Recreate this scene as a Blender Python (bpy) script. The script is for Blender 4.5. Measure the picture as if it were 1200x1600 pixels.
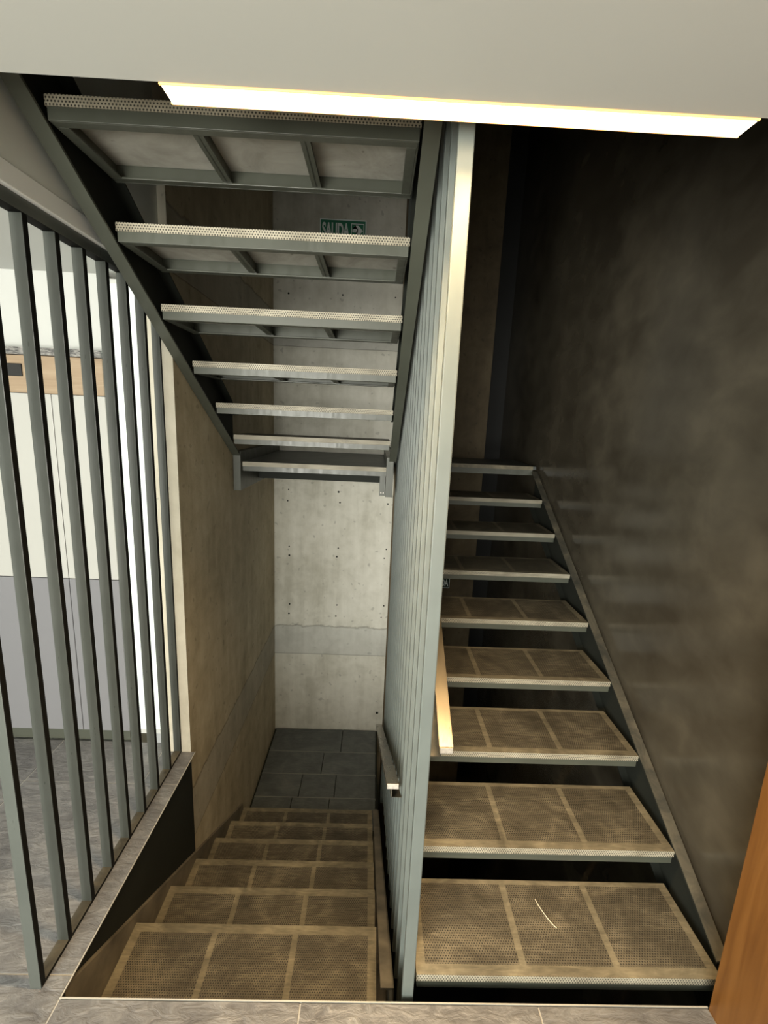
import bpy, bmesh, math, random
from mathutils import Vector, Matrix
random.seed(7)
for o in list(bpy.data.objects): bpy.data.objects.remove(o)
SC = bpy.context.scene
COL = SC.collection

# ---------------------------------------------------------------- camera
cd = bpy.data.cameras.new('camera')
cam = bpy.data.objects.new('camera', cd); COL.objects.link(cam)
cd.sensor_fit = 'HORIZONTAL'; cd.sensor_width = 36.0
cd.lens = 712.19 / 1200 * 36.0
cd.clip_start = 0.02
fw = Vector((0.02294195, 0.98021011, -0.19662606)); rt = Vector((0.99897094, -0.01477964, 0.04287928))
up = rt.cross(fw)
m = Matrix((rt, up, -fw)).transposed().to_4x4()
m.translation = Vector((0, -1.0269, 1.6758))
cam.matrix_world = m
SC.camera = cam

# ---------------------------------------------------------------- world, lights, exposure
w = bpy.data.worlds.new('world'); SC.world = w; w.use_nodes = True
w.node_tree.nodes['Background'].inputs['Color'].default_value = (0.92, 0.93, 0.84, 1)
w.node_tree.nodes['Background'].inputs['Strength'].default_value = 0.36

def area(name, loc, target, sx, sy, power, color):
    l = bpy.data.lights.new(name, 'AREA'); l.shape = 'RECTANGLE'; l.size = sx; l.size_y = sy
    l.energy = power; l.color = color
    o = bpy.data.objects.new(name, l); COL.objects.link(o); o.location = loc
    o.rotation_euler = (Vector(target) - Vector(loc)).to_track_quat('-Z', 'Y').to_euler()
    return o
area('window_daylight', (-1.2, -3.5, 1.25), (-0.3, 2.0, 0.8), 1.8, 1.9, 180, (1.0, 0.985, 0.90))
area('side_room_daylight', (-3.6, -0.6, 1.5), (-1.4, 1.0, 1.3), 1.6, 1.6, 4, (0.96, 1.0, 0.97))

SC.view_settings.view_transform = 'Standard'; SC.view_settings.look = 'None'
SC.view_settings.gamma = 1; SC.view_settings.use_curve_mapping = False
SC.view_settings.exposure = 0.75

# ---------------------------------------------------------------- materials
class NT:
    def __init__(s, name, rough=0.6, metal=0.0, spec=0.5):
        s.m = bpy.data.materials.new(name); s.m.use_nodes = True
        s.t = s.m.node_tree; s.b = s.t.nodes['Principled BSDF']
        s.b.inputs['Roughness'].default_value = rough; s.b.inputs['Metallic'].default_value = metal
        s.b.inputs['Specular IOR Level'].default_value = spec
        s.tc = s.n('ShaderNodeTexCoord')
    def n(s, k, **kw):
        x = s.t.nodes.new(k)
        for a, b in kw.items(): setattr(x, a, b)
        return x
    def l(s, a, b): s.t.links.new(a, b)
    def put(s, sock, v):
        if isinstance(v, bpy.types.NodeSocket): s.l(v, sock)
        elif v is not None: sock.default_value = v
    def math(s, op, a, b=None, c=None, clamp=False):
        x = s.n('ShaderNodeMath', operation=op); x.use_clamp = clamp
        s.put(x.inputs[0], a); s.put(x.inputs[1], b); s.put(x.inputs[2], c)
        return x.outputs[0]
    def coord(s, scale=(1, 1, 1), kind='Object', loc=(0, 0, 0), rnd=False):
        mp = s.n('ShaderNodeMapping'); mp.inputs['Scale'].default_value = scale
        src = s.tc.outputs[kind]
        if rnd:
            oi = s.n('ShaderNodeObjectInfo')
            cb = s.n('ShaderNodeVectorMath', operation='MULTIPLY_ADD')
            cx = s.n('ShaderNodeCombineXYZ'); s.l(oi.outputs['Random'], cx.inputs[0]); s.l(oi.outputs['Random'], cx.inputs[1])
            s.l(cx.outputs[0], cb.inputs[0]); cb.inputs[1].default_value = (37, 91, 0); s.l(src, cb.inputs[2]); src = cb.outputs[0]
        s.l(src, mp.inputs['Vector']); mp.inputs['Location'].default_value = loc
        return mp.outputs[0]
    def noise(s, vec, scale, detail=4, rough=0.55, dist=0.0):
        x = s.n('ShaderNodeTexNoise'); x.inputs['Scale'].default_value = scale; x.inputs['Detail'].default_value = detail
        x.inputs['Roughness'].default_value = rough; x.inputs['Distortion'].default_value = dist
        s.l(vec, x.inputs['Vector']); return x.outputs['Fac']
    def ramp(s, fac, stops):
        x = s.n('ShaderNodeValToRGB'); s.l(fac, x.inputs[0]); e = x.color_ramp.elements
        while len(e) < len(stops): e.new(0.5)
        for i, (p, c) in enumerate(stops):
            e[i].position = p; e[i].color = (*c, 1) if len(c) == 3 else c
        return x.outputs[0]
    def mix(s, fac, a, b, mode='MIX'):
        x = s.n('ShaderNodeMix', data_type='RGBA', blend_type=mode)
        s.put(x.inputs[0], fac); s.put(x.inputs[6], (*a, 1) if isinstance(a, tuple) else a); s.put(x.inputs[7], (*b, 1) if isinstance(b, tuple) else b)
        return x.outputs[2]
    def color(s, v): s.put(s.b.inputs['Base Color'], (*v, 1) if isinstance(v, tuple) else v); return s
    def bump(s, h, strength=0.3, dist=0.01):
        x = s.n('ShaderNodeBump'); x.inputs['Strength'].default_value = strength; x.inputs['Distance'].default_value = dist
        s.l(h, x.inputs['Height']); s.l(x.outputs[0], s.b.inputs['Normal']); return s
    def sep(s, kind='Object'):
        x = s.n('ShaderNodeSeparateXYZ'); s.l(s.tc.outputs[kind], x.inputs[0]); return x.outputs

def simple(name, c, rough=0.6, metal=0.0, var=0.12, scale=3, spec=0.5):
    t = NT(name, rough, metal, spec); f = t.noise(t.coord(), scale)
    t.color(t.ramp(f, [(0.3, tuple(x * (1 - var) for x in c)), (0.7, tuple(min(1, x * (1 + var)) for x in c))]))
    return t.m

def steel_mat(name, c, rough):
    t = NT(name, rough, 0.0, 0.5); f = t.noise(t.coord(), 4, 3); g = t.noise(t.coord((1, 1, 0.2)), 40, 3)
    t.color(t.ramp(f, [(0.3, tuple(x * .88 for x in c)), (0.7, tuple(x * 1.12 for x in c))]))
    t.l(t.ramp(g, [(0.3, (rough * .8,) * 3), (0.7, (rough * 1.25,) * 3)]), t.b.inputs['Roughness'])
    return t.m
STEEL = steel_mat('painted_steel', (0.070, 0.075, 0.058), 0.38)
STEEL_DARK = simple('steel_dark_and_shade', (0.018, 0.020, 0.016), 0.7, spec=0.2)  # dark plates, and upper stringer webs with their shade in the colour
SCREEN = steel_mat('screen_paint', (0.115, 0.132, 0.122), 0.42)
def dust_steel():
    t = NT('dusty_steel', 0.6); n = t.noise(t.coord((1, 1, 1)), 9, 5, 0.65, 0.6)
    t.color(t.ramp(n, [(0.35, (0.035, 0.034, 0.027)), (0.6, (0.10, 0.088, 0.062)), (0.75, (0.18, 0.15, 0.10))])); return t.m
DUSTSTEEL = dust_steel()
def handrail_mat():
    t = NT('brushed_handrail', 0.28, 0.7); n = t.noise(t.coord((3, 1, 1)), 5, 3, 0.5, 0.2)
    t.color(t.ramp(n, [(0.3, (0.14, 0.12, 0.085)), (0.7, (0.20, 0.17, 0.12))]))
    t.l(t.ramp(n, [(0.3, (0.26,) * 3), (0.7, (0.32,) * 3)]), t.b.inputs['Roughness']); return t.m
HAND = handrail_mat()
ALU = simple('cut_metal_end', (0.5, 0.47, 0.42), 0.5, 0.2, 0.2, 60)

def dirt(t, a, b, c, rnd=True):
    n1 = t.noise(t.coord(rnd=rnd), 5.5, 6, 0.62, 0.9); n2 = t.noise(t.coord((1, 5, 1), rnd=rnd), 9, 5, 0.6, 1.6)
    f = t.math('ADD', t.math('MULTIPLY', n1, 0.62), t.math('MULTIPLY', n2, 0.38))
    # long scuffs left by shoes
    sc = t.noise(t.coord((1.2, 9, 1), rnd=True, loc=(3, 1, 0)), 4, 3, 0.5, 2.2)
    base = t.ramp(f, [(0.36, a), (0.5, b), (0.66, c)])
    return t.mix(t.math('MULTIPLY', t.ramp(sc, [(0.60, (0, 0, 0)), (0.74, (1, 1, 1))]), 0.45), base, c)
def perf_mat(name, a, b, c, hole=(0.014, 0.012, 0.008), pitch=0.0086, r=0.25):
    t = NT(name, 0.55); s = t.sep()
    x = t.math('DIVIDE', s[0], pitch); y = t.math('DIVIDE', t.math('ADD', s[1], s[2]), pitch * 1.732)
    def d(off):
        fx = t.math('SUBTRACT', t.math('FRACT', t.math('ADD', x, off)), 0.5); fy = t.math('MULTIPLY', t.math('SUBTRACT', t.math('FRACT', t.math('ADD', y, off)), 0.5), 1.732)
        return t.math('SQRT', t.math('ADD', t.math('MULTIPLY', fx, fx), t.math('MULTIPLY', fy, fy)))
    dd = t.math('MINIMUM', d(0.0), d(0.5))
    mask = t.math('SUBTRACT', 1.0, t.math('DIVIDE', t.math('SUBTRACT', dd, r - 0.05), 0.1, clamp=True), clamp=True)
    t.color(t.mix(mask, dirt(t, a, b, c), hole)); t.bump(t.math('SUBTRACT', 1.0, mask), 0.35, 0.002)
    return t.m
PERF = perf_mat('perforated_sheet', (0.060, 0.051, 0.034), (0.112, 0.096, 0.066), (0.23, 0.20, 0.14))
LIP = perf_mat('perforated_lip', (0.26, 0.23, 0.165), (0.37, 0.335, 0.25), (0.50, 0.46, 0.355), (0.035, 0.032, 0.024), 0.0085, 0.27)
def margin_mat():
    t = NT('sheet_margin', 0.55); t.color(dirt(t, (0.10, 0.086, 0.058), (0.18, 0.157, 0.106), (0.31, 0.27, 0.18))); return t.m
MARGIN = margin_mat()
def infill():
    t = NT('tread_infill', 0.8); n = t.noise(t.coord(rnd=True), 6, 6, 0.65, 0.8)
    n2 = t.noise(t.coord(rnd=True), 26, 2, 0.5)
    c = t.ramp(n, [(0.3, (0.26, 0.25, 0.21)), (0.6, (0.40, 0.39, 0.34)), (0.8, (0.50, 0.485, 0.42))])
    c = t.mix(t.ramp(n2, [(0.24, (1, 1, 1)), (0.30, (0, 0, 0))]), c, (0.16, 0.15, 0.12)); t.color(c); return t.m
INFILL = infill()

def concrete(name, lo, mid, hi, stain=(0.42, 0.28, 0.13), band=True):
    t = NT(name, 0.72); v = t.coord(); z = t.sep()[2]
    n1 = t.noise(v, 1.6, 7, 0.6, 0.3); n2 = t.noise(t.coord((6, 6, 0.6)), 1.5, 5, 0.6, 0.2); n3 = t.noise(v, 34, 3, 0.6); n4 = t.noise(v, 9, 5, 0.6, 0.4)
    f = t.math('ADD', t.math('MULTIPLY', n1, 0.4), t.math('ADD', t.math('MULTIPLY', n2, 0.3), t.math('MULTIPLY', n4, 0.3)))
    c = t.ramp(f, [(0.38, lo), (0.5, mid), (0.62, hi)])
    pits = t.ramp(t.noise(v, 22, 1, 0.4), [(0.27, (1, 1, 1)), (0.30, (0, 0, 0))])
    c = t.mix(t.math('MULTIPLY', pits, 0.32), c, tuple(x * 0.3 for x in lo))
    h = n3
    if band:
        for z0, z1 in ((-0.50, -0.22), (2.24, 2.50)):
            e = t.math('ADD', z, t.math('MULTIPLY', t.math('SUBTRACT', n4, 0.5), 0.07))
            inb = t.math('MULTIPLY', t.math('GREATER_THAN', z, z0), t.math('LESS_THAN', e, z1))
            c = t.mix(t.math('MULTIPLY', inb, 0.55), c, t.mix(0.5, c, (0.30, 0.33, 0.35)))
            for zz, ww, k in ((z0, 0.005, 0.75), (z1, 0.012, 0.6)):
                ed = t.math('ABSOLUTE', t.math('SUBTRACT', e if zz == z1 else t.math('ADD', z, t.math('MULTIPLY', t.math('SUBTRACT', n1, .5), .02)), zz))
                ln = t.math('SUBTRACT', 1.0, t.math('DIVIDE', ed, ww, clamp=True), clamp=True)
                c = t.mix(t.math('MULTIPLY', ln, k), c, tuple(x * 0.35 for x in lo))
                h = t.math('SUBTRACT', h, t.math('MULTIPLY', ln, 1.5))
    t.color(c); t.bump(h, 0.25, 0.006); return t
BACKC = concrete('concrete_pale', (0.50, 0.48, 0.395), (0.65, 0.63, 0.54), (0.76, 0.74, 0.65)).m
LEFTC = concrete('concrete_tan', (0.34, 0.28, 0.175), (0.47, 0.40, 0.265), (0.59, 0.52, 0.37)).m
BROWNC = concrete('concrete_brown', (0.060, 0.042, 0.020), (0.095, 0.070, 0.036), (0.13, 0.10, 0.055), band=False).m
ENDC = concrete('concrete_end', (0.48, 0.44, 0.34), (0.60, 0.56, 0.45), (0.70, 0.66, 0.55), band=False).m
def plaster():
    t = NT('polished_plaster', 0.28, 0.0, 0.5); v = t.coord(); n1 = t.noise(v, 1.9, 4, 0.5, 0.2); n2 = t.noise(t.coord((1, 1, 1.3)), 6, 4, 0.5, 0.3)
    f = t.math('ADD', t.math('MULTIPLY', n1, 0.6), t.math('MULTIPLY', n2, 0.4))
    t.color(t.ramp(f, [(0.36, (0.045, 0.038, 0.027)), (0.52, (0.07, 0.061, 0.044)), (0.66, (0.10, 0.087, 0.063))]))
    t.l(t.ramp(n2, [(0.3, (0.13,) * 3), (0.7, (0.24,) * 3)]), t.b.inputs['Roughness']); return t.m
PLASTER = plaster()
BLACK = simple('black_paint', (0.012, 0.012, 0.011), 0.7, 0, 0.2)
def white_paint(name, c, rough=0.7):
    t = NT(name, rough); n = t.noise(t.coord(), 1.2, 3); t.color(t.ramp(n, [(0.3, tuple(x * .97 for x in c)), (0.7, c)])); return t.m
CEIL = white_paint('ceiling_paint', (0.52, 0.52, 0.475))
WHITE = white_paint('white_paint', (0.52, 0.53, 0.505))
LILAC = white_paint('lilac_grey_shaded_front', (0.19, 0.19, 0.20), 0.4)  # soft shade on the lower wall put into a greyer front colour
PALE = white_paint('pale_front', (0.42, 0.42, 0.39), 0.4)
BEAD = white_paint('bead_paint', (0.85, 0.86, 0.82))
GREYP = white_paint('grey_plaster', (0.70, 0.72, 0.66))
def wood(name, a, b, c, axis):
    t = NT(name, 0.38); sc = [14, 14, 14]; sc[axis] = 0.9
    n = t.noise(t.coord(tuple(sc)), 2.2, 6, 0.6, 0.6); t.color(t.ramp(n, [(0.32, a), (0.5, b), (0.68, c)])); return t.m
WOOD = wood('orange_wood', (0.115, 0.045, 0.010), (0.15, 0.062, 0.014), (0.18, 0.078, 0.019), 2)
WOODL = wood('pale_wood', (0.26, 0.185, 0.115), (0.32, 0.235, 0.15), (0.38, 0.29, 0.195), 0)
def stone():
    t = NT('slate_tile', 0.42); v = t.coord((1, 1, 1), rnd=True); n1 = t.noise(v, 2.6, 7, 0.62, 1.2); n2 = t.noise(t.coord((1, 2.4, 1), rnd=True), 16, 5, 0.6, 0.9)
    f = t.math('ADD', t.math('MULTIPLY', n1, 0.55), t.math('MULTIPLY', n2, 0.45))
    t.color(t.ramp(f, [(0.36, (0.095, 0.093, 0.095)), (0.5, (0.155, 0.153, 0.152)), (0.63, (0.235, 0.232, 0.225))])); t.bump(f, 0.55, 0.02); return t.m
STONE = stone()
GROUT = simple('grout', (0.42, 0.41, 0.38), 0.9)
DUST2 = simple('dusty_stringer', (0.15, 0.13, 0.095), 0.6, 0, 0.4, 9)
JOINT = simple('pale_joint', (0.21, 0.215, 0.19), 0.6)
LANDING = (lambda t: (t.color(dirt(t, (0.07, 0.078, 0.075), (0.10, 0.11, 0.106), (0.15, 0.158, 0.148))), t.m)[1])(NT('landing_plate', 0.5))
LEDGE = (lambda t: (t.color(t.ramp(t.noise(t.coord((1, 1, 4)), 30, 4, .7), [(.4, (.05, .05, .05)), (.6, (.30, .29, .27))])), t.m)[1])(NT('granite_edge', 0.4))
EDGE = simple('metal_edge_trim', (0.55, 0.53, 0.47), 0.4, 0.3)
def emit(name, c, s):
    t = NT(name); t.b.inputs['Emission Color'].default_value = (*c, 1); t.b.inputs['Emission Strength'].default_value = s; t.color(c); return t.m
EDGESHADE = simple('edge_shade_black', (0.006, 0.006, 0.005), 0.75, 0, 0.2, spec=0.15)  # shade of the railing's unlit faces, painted on as black
RAIL = steel_mat('railing_paint', (0.075, 0.083, 0.074), 0.34)
LAMP = emit('lamp_diffuser', (1.0, 0.80, 0.52), 9)
HALO = emit('lamp_halo', (1.0, 0.52, 0.17), 0.7)  # orange halo around the lamp, imitated by faintly glowing strips
FROST = emit('frosted_glass', (0.70, 0.76, 0.73), 0.22)
GREEN = simple('sign_green', (0.04, 0.22, 0.12), 0.4, 0, 0.1)
SIGNW = simple('sign_white', (0.88, 0.93, 0.90), 0.5, 0, 0.05)
SIGND = simple('sign_dark_green', (0.012, 0.03, 0.02), 0.4, 0, 0.1)
STRAW = simple('straw', (0.75, 0.66, 0.5), 0.7)

# ---------------------------------------------------------------- geometry helpers
def bx(bm, x0, y0, z0, x1, y1, z1, bevel=0.0, mi=0):
    vs = [bm.verts.new(p) for p in ((x0, y0, z0), (x1, y0, z0), (x1, y1, z0), (x0, y1, z0), (x0, y0, z1), (x1, y0, z1), (x1, y1, z1), (x0, y1, z1))]
    fs = [bm.faces.new([vs[i] for i in q]) for q in ((3, 2, 1, 0), (4, 5, 6, 7), (0, 1, 5, 4), (1, 2, 6, 5), (2, 3, 7, 6), (3, 0, 4, 7))]
    for f in fs: f.material_index = mi
    if bevel:
        es = list({e for f in fs for e in f.edges})
        r = bmesh.ops.bevel(bm, geom=es, offset=bevel, segments=2, profile=0.5, affect='EDGES', clamp_overlap=True)
        for f in r['faces']: f.material_index = mi
def prism_yz(bm, x0, x1, pts, mi=0):
    a = [bm.verts.new((x0, y, z)) for y, z in pts]; b = [bm.verts.new((x1, y, z)) for y, z in pts]; n = len(pts)
    fs = [bm.faces.new(a), bm.faces.new(b[::-1])] + [bm.faces.new((a[i], b[i], b[(i + 1) % n], a[(i + 1) % n])) for i in range(n)]
    for f in fs: f.material_index = mi
    bmesh.ops.recalc_face_normals(bm, faces=fs)
def prism_xy(bm, z0, z1, pts):
    a = [bm.verts.new((x, y, z0)) for x, y in pts]; b = [bm.verts.new((x, y, z1)) for x, y in pts]; n = len(pts)
    fs = [bm.faces.new(a), bm.faces.new(b[::-1])] + [bm.faces.new((a[i], b[i], b[(i + 1) % n], a[(i + 1) % n])) for i in range(n)]
    bmesh.ops.recalc_face_normals(bm, faces=fs)
def obj(name, bm, mats, parent=None, loc=None):
    me = bpy.data.meshes.new(name); bm.to_mesh(me); bm.free()
    for mm in (mats if isinstance(mats, (list, tuple)) else [mats]): me.materials.append(mm)
    o = bpy.data.objects.new(name, me); COL.objects.link(o)
    if parent: o.parent = parent
    if loc: o.location = loc
    return o
def box(name, x0, y0, z0, x1, y1, z1, mat, parent=None, bevel=0.0):
    """box whose origin is at its near lower left corner"""
    bm = bmesh.new(); bx(bm, 0, 0, 0, x1 - x0, y1 - y0, z1 - z0, bevel)
    px, py, pz = (parent.matrix_basis.translation if parent and parent.parent is None else (0, 0, 0)) if parent else (0, 0, 0)
    return obj(name, bm, mat, parent, (x0 - px, y0 - py, z0 - pz))
def boxw(name, x0, y0, z0, x1, y1, z1, mat, **kw):
    """box in world coordinates with origin at the world origin (walls: textures line up)"""
    bm = bmesh.new(); bx(bm, x0, y0, z0, x1, y1, z1, kw.get('bevel', 0)); return obj(name, bm, mat, kw.get('parent'))
def thing(name, label, cat, loc=(0, 0, 0), group=None):
    o = bpy.data.objects.new(name, None); COL.objects.link(o); o.location = loc; o.empty_display_size = 0.1
    return tag(o, label, cat, group)
def tag(o, label, cat, group=None):
    o['label'] = label; o['category'] = cat
    if group: o['group'] = group
    return o
def struct(o): o['kind'] = 'structure'; return o

G, R = 0.28, 0.1685
SL = R / G
# ---------------------------------------------------------------- structure
XW = -0.872           # stair side of the concrete wall
YB = 2.915            # concrete wall at the back
XR = 1.20             # polished plaster wall
ZC = 2.243            # ceiling
YC = -0.085           # ceiling edge

bm = bmesh.new()
bx(bm, -4.2, -4.6, -0.32, -0.874, 1.06, -0.0025)
bx(bm, -0.874, -4.6, -0.32, 1.055, -0.003, -0.0025)
bx(bm, -0.874, -0.003, -0.006, -0.8515, 0.9995, -0.0025)
floor = struct(obj('floor', bm, GROUT))
floor['label'] = 'grey slate tiled floor with pale joints in front of and left of the stairs'
def tile(x0, y0, x1, y1):
    g = 0.0022; bm = bmesh.new(); bx(bm, 0, 0, 0, x1 - x0 - 2 * g, y1 - y0 - 2 * g, 0.0022, 0.0008)
    return obj('tile', bm, STONE, floor, (x0 + g, y0 + g, -0.0022))
xs = [-4.2, -3.64, -2.94, -2.24, -1.54]
ys = [-2.87, -2.14, -1.40, -0.672, 0.058, 0.79, 1.06]
for i in range(len(ys) - 1):
    for a, b in zip(xs, xs[1:]): tile(a, ys[i], b, ys[i + 1])
    if ys[i + 1] <= 0: tile(-1.54, ys[i], -0.851, ys[i + 1])
tile(-1.54, -0.672, -0.851, 0.058)
tile(-1.54, 0.058, -0.851, 0.79); tile(-1.54, 0.79, -1.012, 1.06); tile(-1.012, 0.79, -0.851, 1.0)
for a, b in ((-0.851, -0.157), (-0.157, 0.543), (0.543, 1.055)):
    tile(a, -0.672, b, 0.0); tile(a, -1.40, b, -0.672); tile(a, -2.14, b, -1.40); tile(a, -2.87, b, -2.14)
struct(boxw('trim_1', -0.852, 0.0, -0.012, 1.055, 0.0035, 0.0012, EDGE))
struct(boxw('trim_2', -0.851, 0.0035, -0.0025, -0.848, 0.9995, 0.0012, EDGE))
# dark steel plates that line the floor opening
struct(boxw('trim_3', -0.8735, 0.004, -0.85, -0.8712, 0.9995, -0.0062, STEEL_DARK))
struct(boxw('trim_4', -0.846, 0.0036, -0.75, 1.19, 0.006, -0.012, STEEL_DARK))

bm = bmesh.new(); bx(bm, -1.01, 1.0, -3.0, XW, 3.4, 5.2)
wl = obj('wall_left', bm, [LEFTC, ENDC])
for p in wl.data.polygons:
    if p.normal.y < -0.9: p.material_index = 1
struct(wl)['label'] = 'tan board-marked concrete wall beside the left stair flights'
bm = bmesh.new(); bx(bm, XW, YB, -3.0, 0.932, 3.4, 5.2); wb = struct(obj('wall_back', bm, BACKC))
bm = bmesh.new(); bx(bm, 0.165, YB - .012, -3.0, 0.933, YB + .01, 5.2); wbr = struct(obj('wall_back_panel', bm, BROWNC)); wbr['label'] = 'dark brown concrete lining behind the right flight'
wb['label'] = 'pale fair-faced concrete wall behind the stairs'
# form tie holes in the back wall
holes = []
for z in (2.65, 1.045, 0.96, 0.54, 0.46, -0.005, -0.11):
    for x in (-0.745, -0.305, 0.12, 0.55): holes.append((x + random.uniform(-.012, .012), z + random.uniform(-.01, .01), random.uniform(.006, .010)))
holes += [(0.109, -1.10, 0.014)]
for x, z, r in holes:
    bm = bmesh.new(); bmesh.ops.create_cone(bm, cap_ends=True, segments=10, radius1=r, radius2=r * .8, depth=0.003)
    bmesh.ops.rotate(bm, verts=bm.verts, matrix=Matrix.Rotation(math.pi / 2, 3, 'X'))
    o = obj('tie_hole', bm, STEEL_DARK, wb, (x, YB - 0.0005 - (.012 if x > .165 else 0), z))
struct(boxw('wall_recess', 0.932, 3.4, -3.0, 1.5, 3.5, 5.2, BLACK))
struct(boxw('wall_right', XR, 0.0, -3.0, XR + 0.15, 3.5, 5.2, PLASTER))['label'] = 'dark brown polished plaster wall along the right flight'
struct(boxw('wall_right_near', 1.17, -4.6, -0.3, XR + 0.15, -0.001, ZC, WHITE))
struct(boxw('wall_lower_front', -1.0, -0.3, -3.0, 1.3, -0.2, -0.32, BLACK))
struct(boxw('wall_lower_left', -1.01, -0.2, -3.0, XW, 1.0, -0.32, BLACK))
struct(boxw('floor_lower', -1.0, -0.3, -3.1, 1.4, 3.5, -3.0, BLACK))
struct(boxw('ceiling_upper', -1.0, -0.3, 5.2, 1.4, 3.5, 5.3, BLACK))
# upper slab: its white underside is the ceiling, its edge closes the stairwell
cl = struct(boxw('ceiling', -4.2, -4.6, ZC, 1.35, YC, ZC + 0.3, CEIL)); cl['label'] = 'off-white plaster ceiling ending at the stairwell'
struct(boxw('ceiling_side', -4.2, YC, ZC, -0.935, 1.3, ZC + 0.3, WHITE))
struct(boxw('wall_slab_side', -0.935, YC, ZC, -0.905, 1.0, 5.2, GREYP))['label'] = 'grey plastered slab side above the left railing'
struct(boxw('trim_5', -0.945, YC + .002, 2.188, -0.902, 0.999, ZC, BEAD, bevel=0.003))['label'] = 'white bead below the grey slab side'
struct(boxw('wall_upper_front', -1.0, YC - .12, ZC + 0.3, 1.35, YC, 5.2, BLACK))
# side room walls
struct(boxw('wall_side_room', -4.2, 1.12, -0.3, -1.20, 1.3, ZC, WHITE))
struct(boxw('wall_far_left', -4.3, -4.6, -0.3, -4.2, 1.3, ZC, WHITE))

# bright frosted glazed door strip beside the concrete wall
wd = struct(box('window_1', -1.200, 1.10, 0.02, -1.012, 1.13, 2.22, WHITE)); wd['label'] = 'bright frosted glazed strip between side room wall and concrete wall'
box('pane', -1.192, 1.096, 0.05, -1.02, 1.10, 2.20, FROST, wd)
# orange wooden jamb on the right
dj = struct(box('door_1', 1.055, -1.3, -0.012, 1.168, -0.002, ZC, WOOD, bevel=0.002)); dj['label'] = 'orange-brown wooden door lining at the right edge'

# ---------------------------------------------------------------- side room cabinet
cb = thing('wall_cabinet', 'white cabinet with pale wood band and dark stone ledge seen behind the left railing', 'cabinet', (-2.6, 1.0, 0.0))
for a, b in ((-2.6, -2.02), (-2.017, -1.44), (-1.437, -1.205)):
    box('lower_panel', a, 1.062, 0.06, b, 1.118, 0.872, LILAC, cb, 0.002)
    box('upper_panel', a, 1.062, 0.875, b, 1.118, 1.726, PALE, cb, 0.002)
box('plinth', -2.6, 1.072, 0.0, -1.21, 1.118, 0.058, STEEL, cb)
for a, b in ((-2.6, -1.98), (-1.977, -1.40), (-1.397, -1.205)):
    box('wood_panel', a, 1.060, 1.728, b, 1.118, 1.886, WOODL, cb, 0.001)
box('stone_ledge', -2.61, 1.045, 1.888, -1.200, 1.118, 1.918, LEDGE, cb)
tag(box('wall_socket', -1.612, 1.052, 1.797, -1.548, 1.060, 1.850, BLACK, None, 0.003), 'small black square plate on the pale wood band behind the railing', 'control panel')

# ---------------------------------------------------------------- treads
def frame_bm(W, D):
    bm = bmesh.new(); b = 0.0012
    z0, z1 = -0.054, -0.003
    bx(bm, .003, .003, z0, W - .003, .008, z1, b); bx(bm, .003, .008, z0, W - .003, .032, z0 + .005, b)     # near angle
    bx(bm, .003, D - .008, z0, W - .003, D - .003, z1, b); bx(bm, .003, D - .032, z0, W - .003, D - .008, z0 + .005, b)   # far angle
    bx(bm, .003, .008, z0, .008, D - .008, z1, b); bx(bm, .008, .032, z0, .034, D - .032, z0 + .005, b)
    bx(bm, W - .008, .008, z0, W - .003, D - .008, z1, b); bx(bm, W - .034, .032, z0, W - .008, D - .032, z0 + .005, b)
    return bm
def sheet_bm(W, D, ribs, mg, nose):
    """perforated panels (0), solid margins (1), folded lips (2)"""
    bm = bmesh.new(); xs = [0, mg]
    for r in ribs: xs += [r - .011, r + .011]
    xs += [W - mg, W]; ys = [0, mg * (1.0 if nose == 'near' else .6), D - mg * (1.0 if nose == 'far' else .6), D]
    grid = [[bm.verts.new((x, y, 0)) for x in xs] for y in ys]
    for j in range(3):
        for i in range(len(xs) - 1):
            f = bm.faces.new((grid[j][i], grid[j][i + 1], grid[j + 1][i + 1], grid[j + 1][i]))
            f.material_index = 0 if (j == 1 and i % 2 == 1) else 1
    H = -0.025
    def lip(row, mi):
        low = [bm.verts.new((v.co.x, v.co.y, H)) for v in row]
        for i in range(len(row) - 1):
            f = bm.faces.new((row[i], low[i], low[i + 1], row[i + 1])); f.material_index = mi
    lip(grid[0], 2); lip(grid[-1], 2); lip([g[0] for g in grid], 1); lip([g[-1] for g in grid], 1)
    bmesh.ops.remove_doubles(bm, verts=bm.verts, dist=1e-5)
    bmesh.ops.recalc_face_normals(bm, faces=bm.faces)
    r = bmesh.ops.solidify(bm, geom=bm.faces[:], thickness=0.002)
    return bm
def make_tread(parent, W, D, ribs, mg, nose):
    t = obj('tread', frame_bm(W, D), STEEL, parent)
    obj('perforated_sheet', sheet_bm(W, D, ribs, mg, nose), [PERF, MARGIN, LIP], t)
    es = [0.010] + [v for r in ribs for v in (r - .004, r + .004)] + [W - .010]
    for i in range(0, len(es), 2):
        bm = bmesh.new(); bx(bm, 0, 0, 0, es[i + 1] - es[i], D - .022, .006)
        obj('infill_panel', bm, INFILL, t, (es[i], .011, -.0092))
    for r in ribs:
        bm = bmesh.new(); bx(bm, 0, 0, 0, .006, D - .018, .046, .001); bx(bm, -.010, 0, 0, .016, D - .018, .004)
        obj('rib', bm, STEEL, t, (r - .003, .009, -.050))
    return t
def copy_tree(o, parent):
    c = o.copy(); COL.objects.link(c); c.parent = parent
    for ch in list(o.children):
        d = ch.copy(); COL.objects.link(d); d.parent = c
    return c
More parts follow.
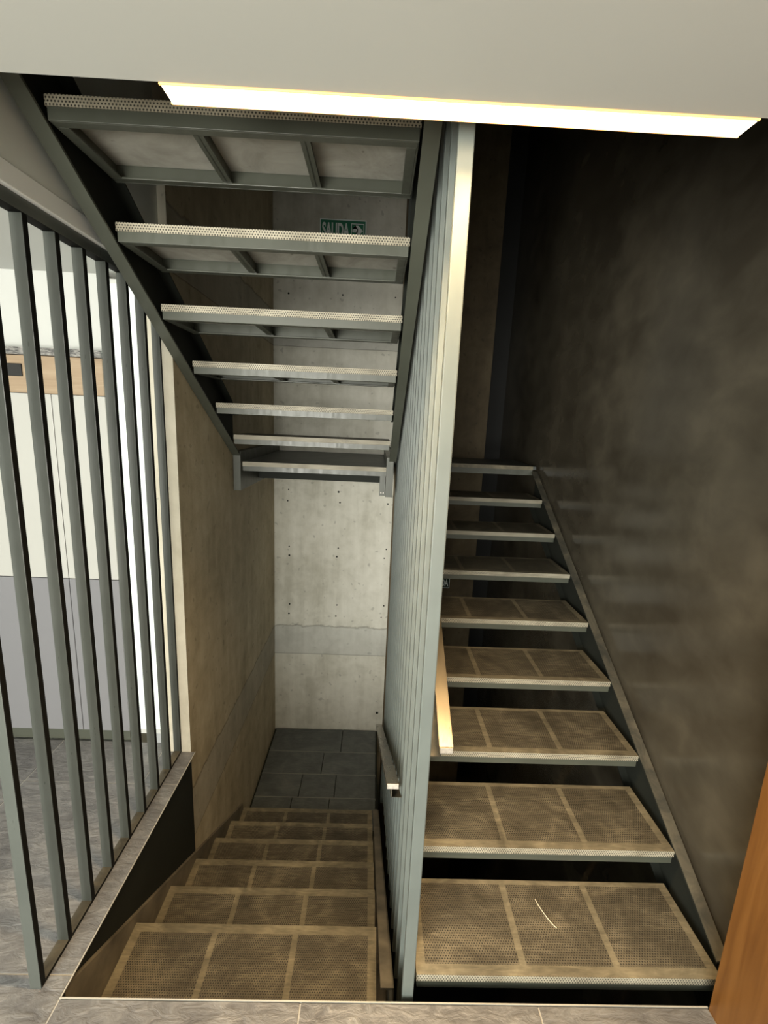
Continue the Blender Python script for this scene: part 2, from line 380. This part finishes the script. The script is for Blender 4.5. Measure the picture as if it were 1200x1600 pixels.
def stringer(parent, x0, x1, y0, y1, ztop, zbot, mat=None, flange=0.0, name='stringer', side=1):
    """sloping channel: ztop/zbot are functions of y"""
    bm = bmesh.new(); t = 0.006
    if flange:
        wx = (x0, x0 + t) if side < 0 else (x1 - t, x1)
        prism_yz(bm, wx[0], wx[1], [(y0, zbot(y0)), (y1, zbot(y1)), (y1, ztop(y1)), (y0, ztop(y0))])
        for f, s in ((ztop, -1), (zbot, 1)):
            prism_yz(bm, x0, x1, [(y0, f(y0)), (y1, f(y1)), (y1, f(y1) + s * .007), (y0, f(y0) + s * .007)])
    else:
        prism_yz(bm, x0, x1, [(y0, zbot(y0)), (y1, zbot(y1)), (y1, ztop(y1)), (y0, ztop(y0))])
    return obj(name, bm, mat or STEEL, parent)

# right flight (rises away from the viewer)
TY, TZ, TD = 0.0665, 0.0082, 0.302
rf = thing('stair_flight', 'right steel stair flight with dusty perforated treads rising away beside the dark wall', 'stairs')
TX0, TX1 = 0.188, 1.149
first = make_tread(rf, TX1 - TX0, TD, [0.341, 0.642], 0.030, 'near'); first.location = (TX0, TY, TZ)
for i in range(1, 8):
    c = copy_tree(first, rf); c.location = (TX0, TY + i * G, TZ + i * R)
top = lambda y: TZ + (y - TY) * SL + 0.004
stringer(rf, 1.151, 1.190, 0.10, 2.30, lambda y: top(y) - .006, lambda y: top(y) - .25, STEEL_DARK, 0.04, side=1)
stringer(rf, 1.1505, 1.1905, 0.10, 2.30, top, lambda y: top(y) - .005, DUSTSTEEL, name='top_flange')
stringer(rf, 0.178, 0.187, 0.10, 2.30, lambda y: top(y) - .02, lambda y: top(y) - .25)
# lower left flight (goes down away from the viewer), nosing on the far side
LY, LZ = 0.4001, -0.2736
lf = thing('stair_flight', 'lower left steel stair flight with dusty perforated treads going down to the landing', 'stairs')
LX0, LX1 = -0.856, 0.0744
t0 = make_tread(lf, LX1 - LX0, TD + .006, [0.314, 0.620], 0.032, 'far'); t0.location = (LX0, LY - TD, LZ)
for i in range(1, 6):
    c = copy_tree(t0, lf); c.location = (LX0, LY - TD + i * G, LZ - i * R)
ltop = lambda y: LZ - (y - LY) * SL + 0.018
stringer(lf, LX0 - .0145, LX0 - .0015, 0.030, 1.792, lambda y: ltop(y) + .022, lambda y: ltop(y) - .24, DUST2)
stringer(lf, 0.080, 0.122, 0.075, 1.792, ltop, lambda y: ltop(y) - .24, DUST2, 0.04, side=1)
# upper left flight (comes up towards the viewer), seen from below
UY, UZ = 0.5223, 2.2343
uf = thing('stair_flight', 'upper left steel stair flight rising overhead towards the lamp, its undersides showing', 'stairs')
UX0, UX1 = -0.822, 0.080
u0 = make_tread(uf, UX1 - UX0, TD, [0.347, 0.614], 0.012, 'near'); u0.location = (UX0, UY, UZ)
for i in list(range(-2, 0)) + list(range(1, 5)):
    c = copy_tree(u0, uf); c.location = (UX0, UY + i * G, UZ - i * R)
ubot = lambda y: UZ - 0.056 - (y - UY) * SL
for a, b, sd in ((UX0 - .046, UX0 - .002, -1), (UX1 + .004, UX1 + .046, 1)):
    stringer(uf, a, b, -0.02, 1.765, lambda y: ubot(y) + .245, lambda y: ubot(y) + .001, STEEL_DARK, 0.04, side=sd)  # web near black: the unlit channel interior is painted in
    stringer(uf, a - .0005, b + .0005, -0.02, 1.765, lambda y: ubot(y) + .009, ubot, STEEL, name='bottom_flange')

# ---------------------------------------------------------------- landings
ul = thing('stair_landing', 'upper steel landing at the back, near eye level, joining both flights', 'landing')
bm = bmesh.new(); prism_xy(bm, 1.366, 1.39, [(-0.818, 1.80), (0.082, 1.80), (0.082, 2.11), (0.176, 2.11), (0.176, 2.315), (1.185, 2.315), (1.185, 2.905), (-0.818, 2.905)])
obj('deck', bm, LANDING, ul)
bm = bmesh.new(); bx(bm, -0.818, 1.794, 1.364, 0.079, 1.800, 1.391, .001); obj('folded_lip', bm, LIP, ul)
boxw('front_frame', -0.816, 1.797, 1.335, 0.077, 1.803, 1.364, STEEL, parent=ul)
boxw('folded_lip', 0.20, 2.309, 1.364, 1.16, 2.315, 1.391, MARGIN, parent=ul)
boxw('front_frame', 0.20, 2.312, 1.325, 1.16, 2.318, 1.364, STEEL, parent=ul)
boxw('side_beam', -0.866, 1.768, 1.215, -0.822, 2.905, 1.455, STEEL, parent=ul, bevel=.001)
boxw('side_beam', 0.068, 1.768, 1.21, 0.112, 2.905, 1.455, STEEL, parent=ul, bevel=.001)
bk = boxw('fixing_plate', 0.032, 1.90, 1.195, 0.068, 1.906, 1.33, STEEL, parent=ul, bevel=.001)
for xx in (0.043, 0.058):
    bm = bmesh.new(); bmesh.ops.create_cone(bm, cap_ends=True, segments=8, radius1=.005, radius2=.005, depth=.005)
    bmesh.ops.rotate(bm, verts=bm.verts, matrix=Matrix.Rotation(math.pi / 2, 3, 'X')); obj('bolt', bm, ALU, bk, (xx, 1.898, 1.215))
boxw('cross_beam', -0.822, 2.2, 1.24, 0.068, 2.24, 1.33, STEEL_DARK, parent=ul)

ll = thing('stair_landing', 'lower landing of dark plates at the foot of the concrete back wall', 'landing')
ZL = -1.285
boxw('support', -0.868, 1.81, ZL - .10, 0.116, 2.910, ZL - .012, STEEL_DARK, parent=ll)
def plate(x0, y0, x1, y1):
    g = .003; bm = bmesh.new(); bx(bm, 0, 0, 0, x1 - x0 - 2 * g, y1 - y0 - 2 * g, .012, .001); obj('floor_plate', bm, LANDING, ll, (x0 + g, y0 + g, ZL - .012))
for row, cuts in (((1.805, 2.085), (-0.856, -0.556, -0.261, 0.105)), ((2.085, 2.33), (-0.856, -0.511, -0.227, 0.105)), ((2.33, 2.595), (-0.856, -0.36, 0.105)), ((2.595, 2.905), (-0.856, -0.213, 0.105))):
    for a, b in zip(cuts, cuts[1:]): plate(a, row[0], b, row[1])
bm = bmesh.new()
for y in (2.085, 2.33, 2.595): bx(bm, -0.856, y - .004, ZL - .012, 0.105, y + .004, ZL + .0006)
bx(bm, -0.856, 1.800, ZL - .05, 0.105, 1.807, ZL); obj('joint_strip', bm, JOINT, ll)

# ---------------------------------------------------------------- centre screen
sc = thing('baluster_screen', 'tall screen of close-set grey steel balusters between the two flights', 'railing', (0.157, 0.02, -0.03))
def bar(name, x0, x1, y0, y1, z0, z1, mat, parent, bev=.003):
    bm = bmesh.new(); bx(bm, 0, 0, 0, x1 - x0, y1 - y0, z1 - z0, bev); p = parent.location
    return obj(name, bm, mat, parent, (x0 - p.x, y0 - p.y, z0 - p.z))
post = bar('post', 0.141, 0.175, 0.020, 0.040, -0.028, 3.6, SCREEN, sc)
for k in range(1, 17):
    y = 0.02 + .12 * k
    bar('baluster', 0.141, 0.175, y, y + .02, min(-0.2 - .42 * y, -.26), 3.6, SCREEN, sc)
bar('end_post', 0.141, 0.175, 2.04, 2.08, -1.28, 3.6, SCREEN, sc)

# ---------------------------------------------------------------- left railing
lr = thing('railing', 'grey vertical baluster railing from floor to ceiling at the left of the opening', 'railing', (-0.935, 0.02, 0.0))
BY = 0.021
bar('post', -0.951, -0.917, BY, BY + .02, 0.0, 2.158, RAIL, lr)
for i in range(1, 9):
    bar('baluster', -0.951, -0.917, BY + i * .1207, BY + i * .1207 + .020, 0.0105, 2.152, RAIL, lr, .002)
bar('bottom_rail', -0.951, -0.917, BY + .02, 0.999, 0.0, 0.012, DUSTSTEEL, lr, .001)
bar('top_rail', -0.953, -0.915, -0.02, 0.998, 2.152, 2.187, RAIL, lr, .002)

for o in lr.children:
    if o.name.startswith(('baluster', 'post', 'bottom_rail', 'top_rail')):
        o.data.materials.append(EDGESHADE)
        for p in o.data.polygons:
            if (p.normal.x > .8 and not o.name.startswith('top_rail')) or (p.normal.z < -.8 and o.name.startswith('top_rail')): p.material_index = 1  # painted shade on right faces and under the top rail

# ---------------------------------------------------------------- handrails
def handrail(label, x0, x1, y0, z0, length, slope, brx, bry):
    h = thing('handrail', label, 'handrail', (x0, y0, z0))
    W, T = x1 - x0, 0.024
    bm = bmesh.new(); prism_yz(bm, 0, W, [(0, 0), (length, slope * length), (length, slope * length - T), (0, -T)])
    bmesh.ops.bevel(bm, geom=[e for e in bm.edges], offset=.002, segments=2, affect='EDGES'); obj('bar', bm, HAND, h)
    bm = bmesh.new(); bx(bm, .002, -.0015, -T + .002, W - .002, .001, -.002, .0008); obj('end_cap', bm, ALU, h)['label'] = 'pale cut end of the bar'
    # continuous angle that carries the bar
    bm = bmesh.new(); a, b = brx
    prism_yz(bm, a, a + .003 * (1 if b > a else -1), [(.02, .02 * slope - T), (length, slope * length - T), (length, slope * length - T - .04), (.02, .02 * slope - T - .04)])
    prism_yz(bm, min(a, b), max(a, b), [(.02, .02 * slope - T - .038), (length, slope * length - T - .038), (length, slope * length - T - .041), (.02, .02 * slope - T - .041)])
    obj('support_angle', bm, DUSTSTEEL, h)
handrail('grey rectangular handrail descending along the left side of the centre screen', 0.084, 0.128, 0.35, 0.432, 1.75, -SL, (0.018, 0.056), 0)
handrail('gold-lit rectangular handrail climbing along the right side of the centre screen', 0.250, 0.297, 0.30, 0.62, 1.75, SL, (0.010, -0.074), 0)

# ---------------------------------------------------------------- lamp
lm = thing('linear_lamp', 'long glowing warm linear lamp along the ceiling edge', 'lamp', (0.1, -0.05, 2.24))
LXa, LXb, LYa, LYb, LZa = -0.405, 0.672, -0.079, -0.032, 2.24
bar('diffuser', LXa, LXb, LYa, LYb, LZa, LZa + .012, LAMP, lm, .0)
for a, b in ((LYa - .004, LYa), (LYb, LYb + .004)): bar('halo_strip', LXa - .004, LXb + .004, a, b, LZa + .001, LZa + .011, HALO, lm, .0)  # strips added for the halo along the diffuser
ld = bpy.data.lights.new('lamp_light', 'AREA'); ld.shape = 'RECTANGLE'; ld.size = LXb - LXa; ld.size_y = LYb - LYa
ld.energy = 13; ld.color = (1.0, 0.69, 0.36); ld.spread = math.radians(100)
lo = bpy.data.objects.new('lamp_light', ld); COL.objects.link(lo); lo.location = ((LXa + LXb) / 2, (LYa + LYb) / 2, LZa - .002)
bar('housing', LXa - .004, LXb + .004, LYa - .004, LYb + .003, LZa + .012, LZa + .06, STEEL, lm, .001)

# ---------------------------------------------------------------- exit signs
def text_mesh(body, size, xscale, parent, loc, mat):
    cu = bpy.data.curves.new('lettering', 'FONT'); cu.body = body; cu.size = size; cu.extrude = 0.0005; cu.offset = size * .035
    cu.align_x = 'LEFT'
    tmp = bpy.data.objects.new('tmp', cu); COL.objects.link(tmp)
    dg = bpy.context.evaluated_depsgraph_get(); me = bpy.data.meshes.new_from_object(tmp.evaluated_get(dg))
    bpy.data.objects.remove(tmp)
    xs = [v.co.x for v in me.vertices]; wdt = max(xs) - min(xs); mn = min(xs)
    for v in me.vertices: v.co.x = (v.co.x - mn) * xscale / wdt
    me.transform(Matrix.Rotation(math.pi / 2, 4, 'X')); me.materials.clear(); me.materials.append(mat)
    o = bpy.data.objects.new('lettering', me); COL.objects.link(o); o.parent = parent; o.location = loc; return o
def sign(label, x0, x1, z0, z1, green, arrow_right):
    s = thing('exit_sign', label, 'sign', (x0, YB - (.012 if x0 > .165 else 0), z0)); W, H = x1 - x0, z1 - z0; b = H * .055
    bm = bmesh.new(); bx(bm, 0, -.004, 0, W, -.0005, H, 0); obj('border', bm, SIGNW, s)
    bm = bmesh.new(); bx(bm, b, -.005, b, W - b, -.0035, H - b); obj('face', bm, green, s)
    S = H * .66
    ax = W - b * 2.2 - S if arrow_right else b * 2.2; az = (H - S) / 2
    bm = bmesh.new(); e = H * .035
    for q in ((ax, az, ax + S, az + e), (ax, az + S - e, ax + S, az + S), (ax, az + e, ax + e, az + S - e), (ax + S - e, az + e, ax + S, az + S - e)): bx(bm, q[0], -.006, q[1], q[2], -.0048, q[3])
    obj('arrow_frame', bm, SIGNW, s)
    pts = [(.10, .38), (.50, .38), (.32, .14), (.56, .14), (.92, .5), (.56, .86), (.32, .86), (.50, .62), (.10, .62)]
    bm = bmesh.new(); va = [bm.verts.new((ax + S * p, -.0062, az + S * q)) for p, q in pts]; vb = [bm.verts.new((v.co.x, -.0048, v.co.z)) for v in va]
    bm.faces.new(va)
    for i in range(len(va)): bm.faces.new((va[i], va[(i + 1) % len(va)], vb[(i + 1) % len(va)], vb[i]))
    bmesh.ops.triangulate(bm, faces=bm.faces[:]); obj('arrow', bm, SIGNW, s)
    tw = W - S - b * 6
    text_mesh('SALIDA', H * .86, tw, s, ((b * 2.2) if arrow_right else ax + S + b * 1.6, -.0052, H * .21), SIGNW)
sign('green SALIDA exit sign with white right arrow high on the concrete back wall', -0.506, -0.142, 3.045, 3.198, GREEN, True)
sign('dark SALIDA exit sign mostly hidden behind the centre screen below the landing', 0.47, 0.716, 0.205, 0.305, SIGND, False)

# ---------------------------------------------------------------- straw on the lowest right tread
bm = bmesh.new(); pts = [(0.636, 0.300), (0.640, 0.280), (0.648, 0.258), (0.659, 0.232), (0.668, 0.216), (0.677, 0.205)]
rings = []
for i, (x, y) in enumerate(pts):
    r = .0014; rings.append([bm.verts.new((x - .655 + r * math.cos(a), y - .25, r + r * math.sin(a))) for a in (0, 1.57, 3.14, 4.71)])
for a, b in zip(rings, rings[1:]):
    for k in range(4): bm.faces.new((a[k], a[(k + 1) % 4], b[(k + 1) % 4], b[k]))
tag(obj('straw', bm, STRAW, None, (.655, .25, TZ + .0005)), 'thin pale curved straw lying on the lowest right tread', 'debris')
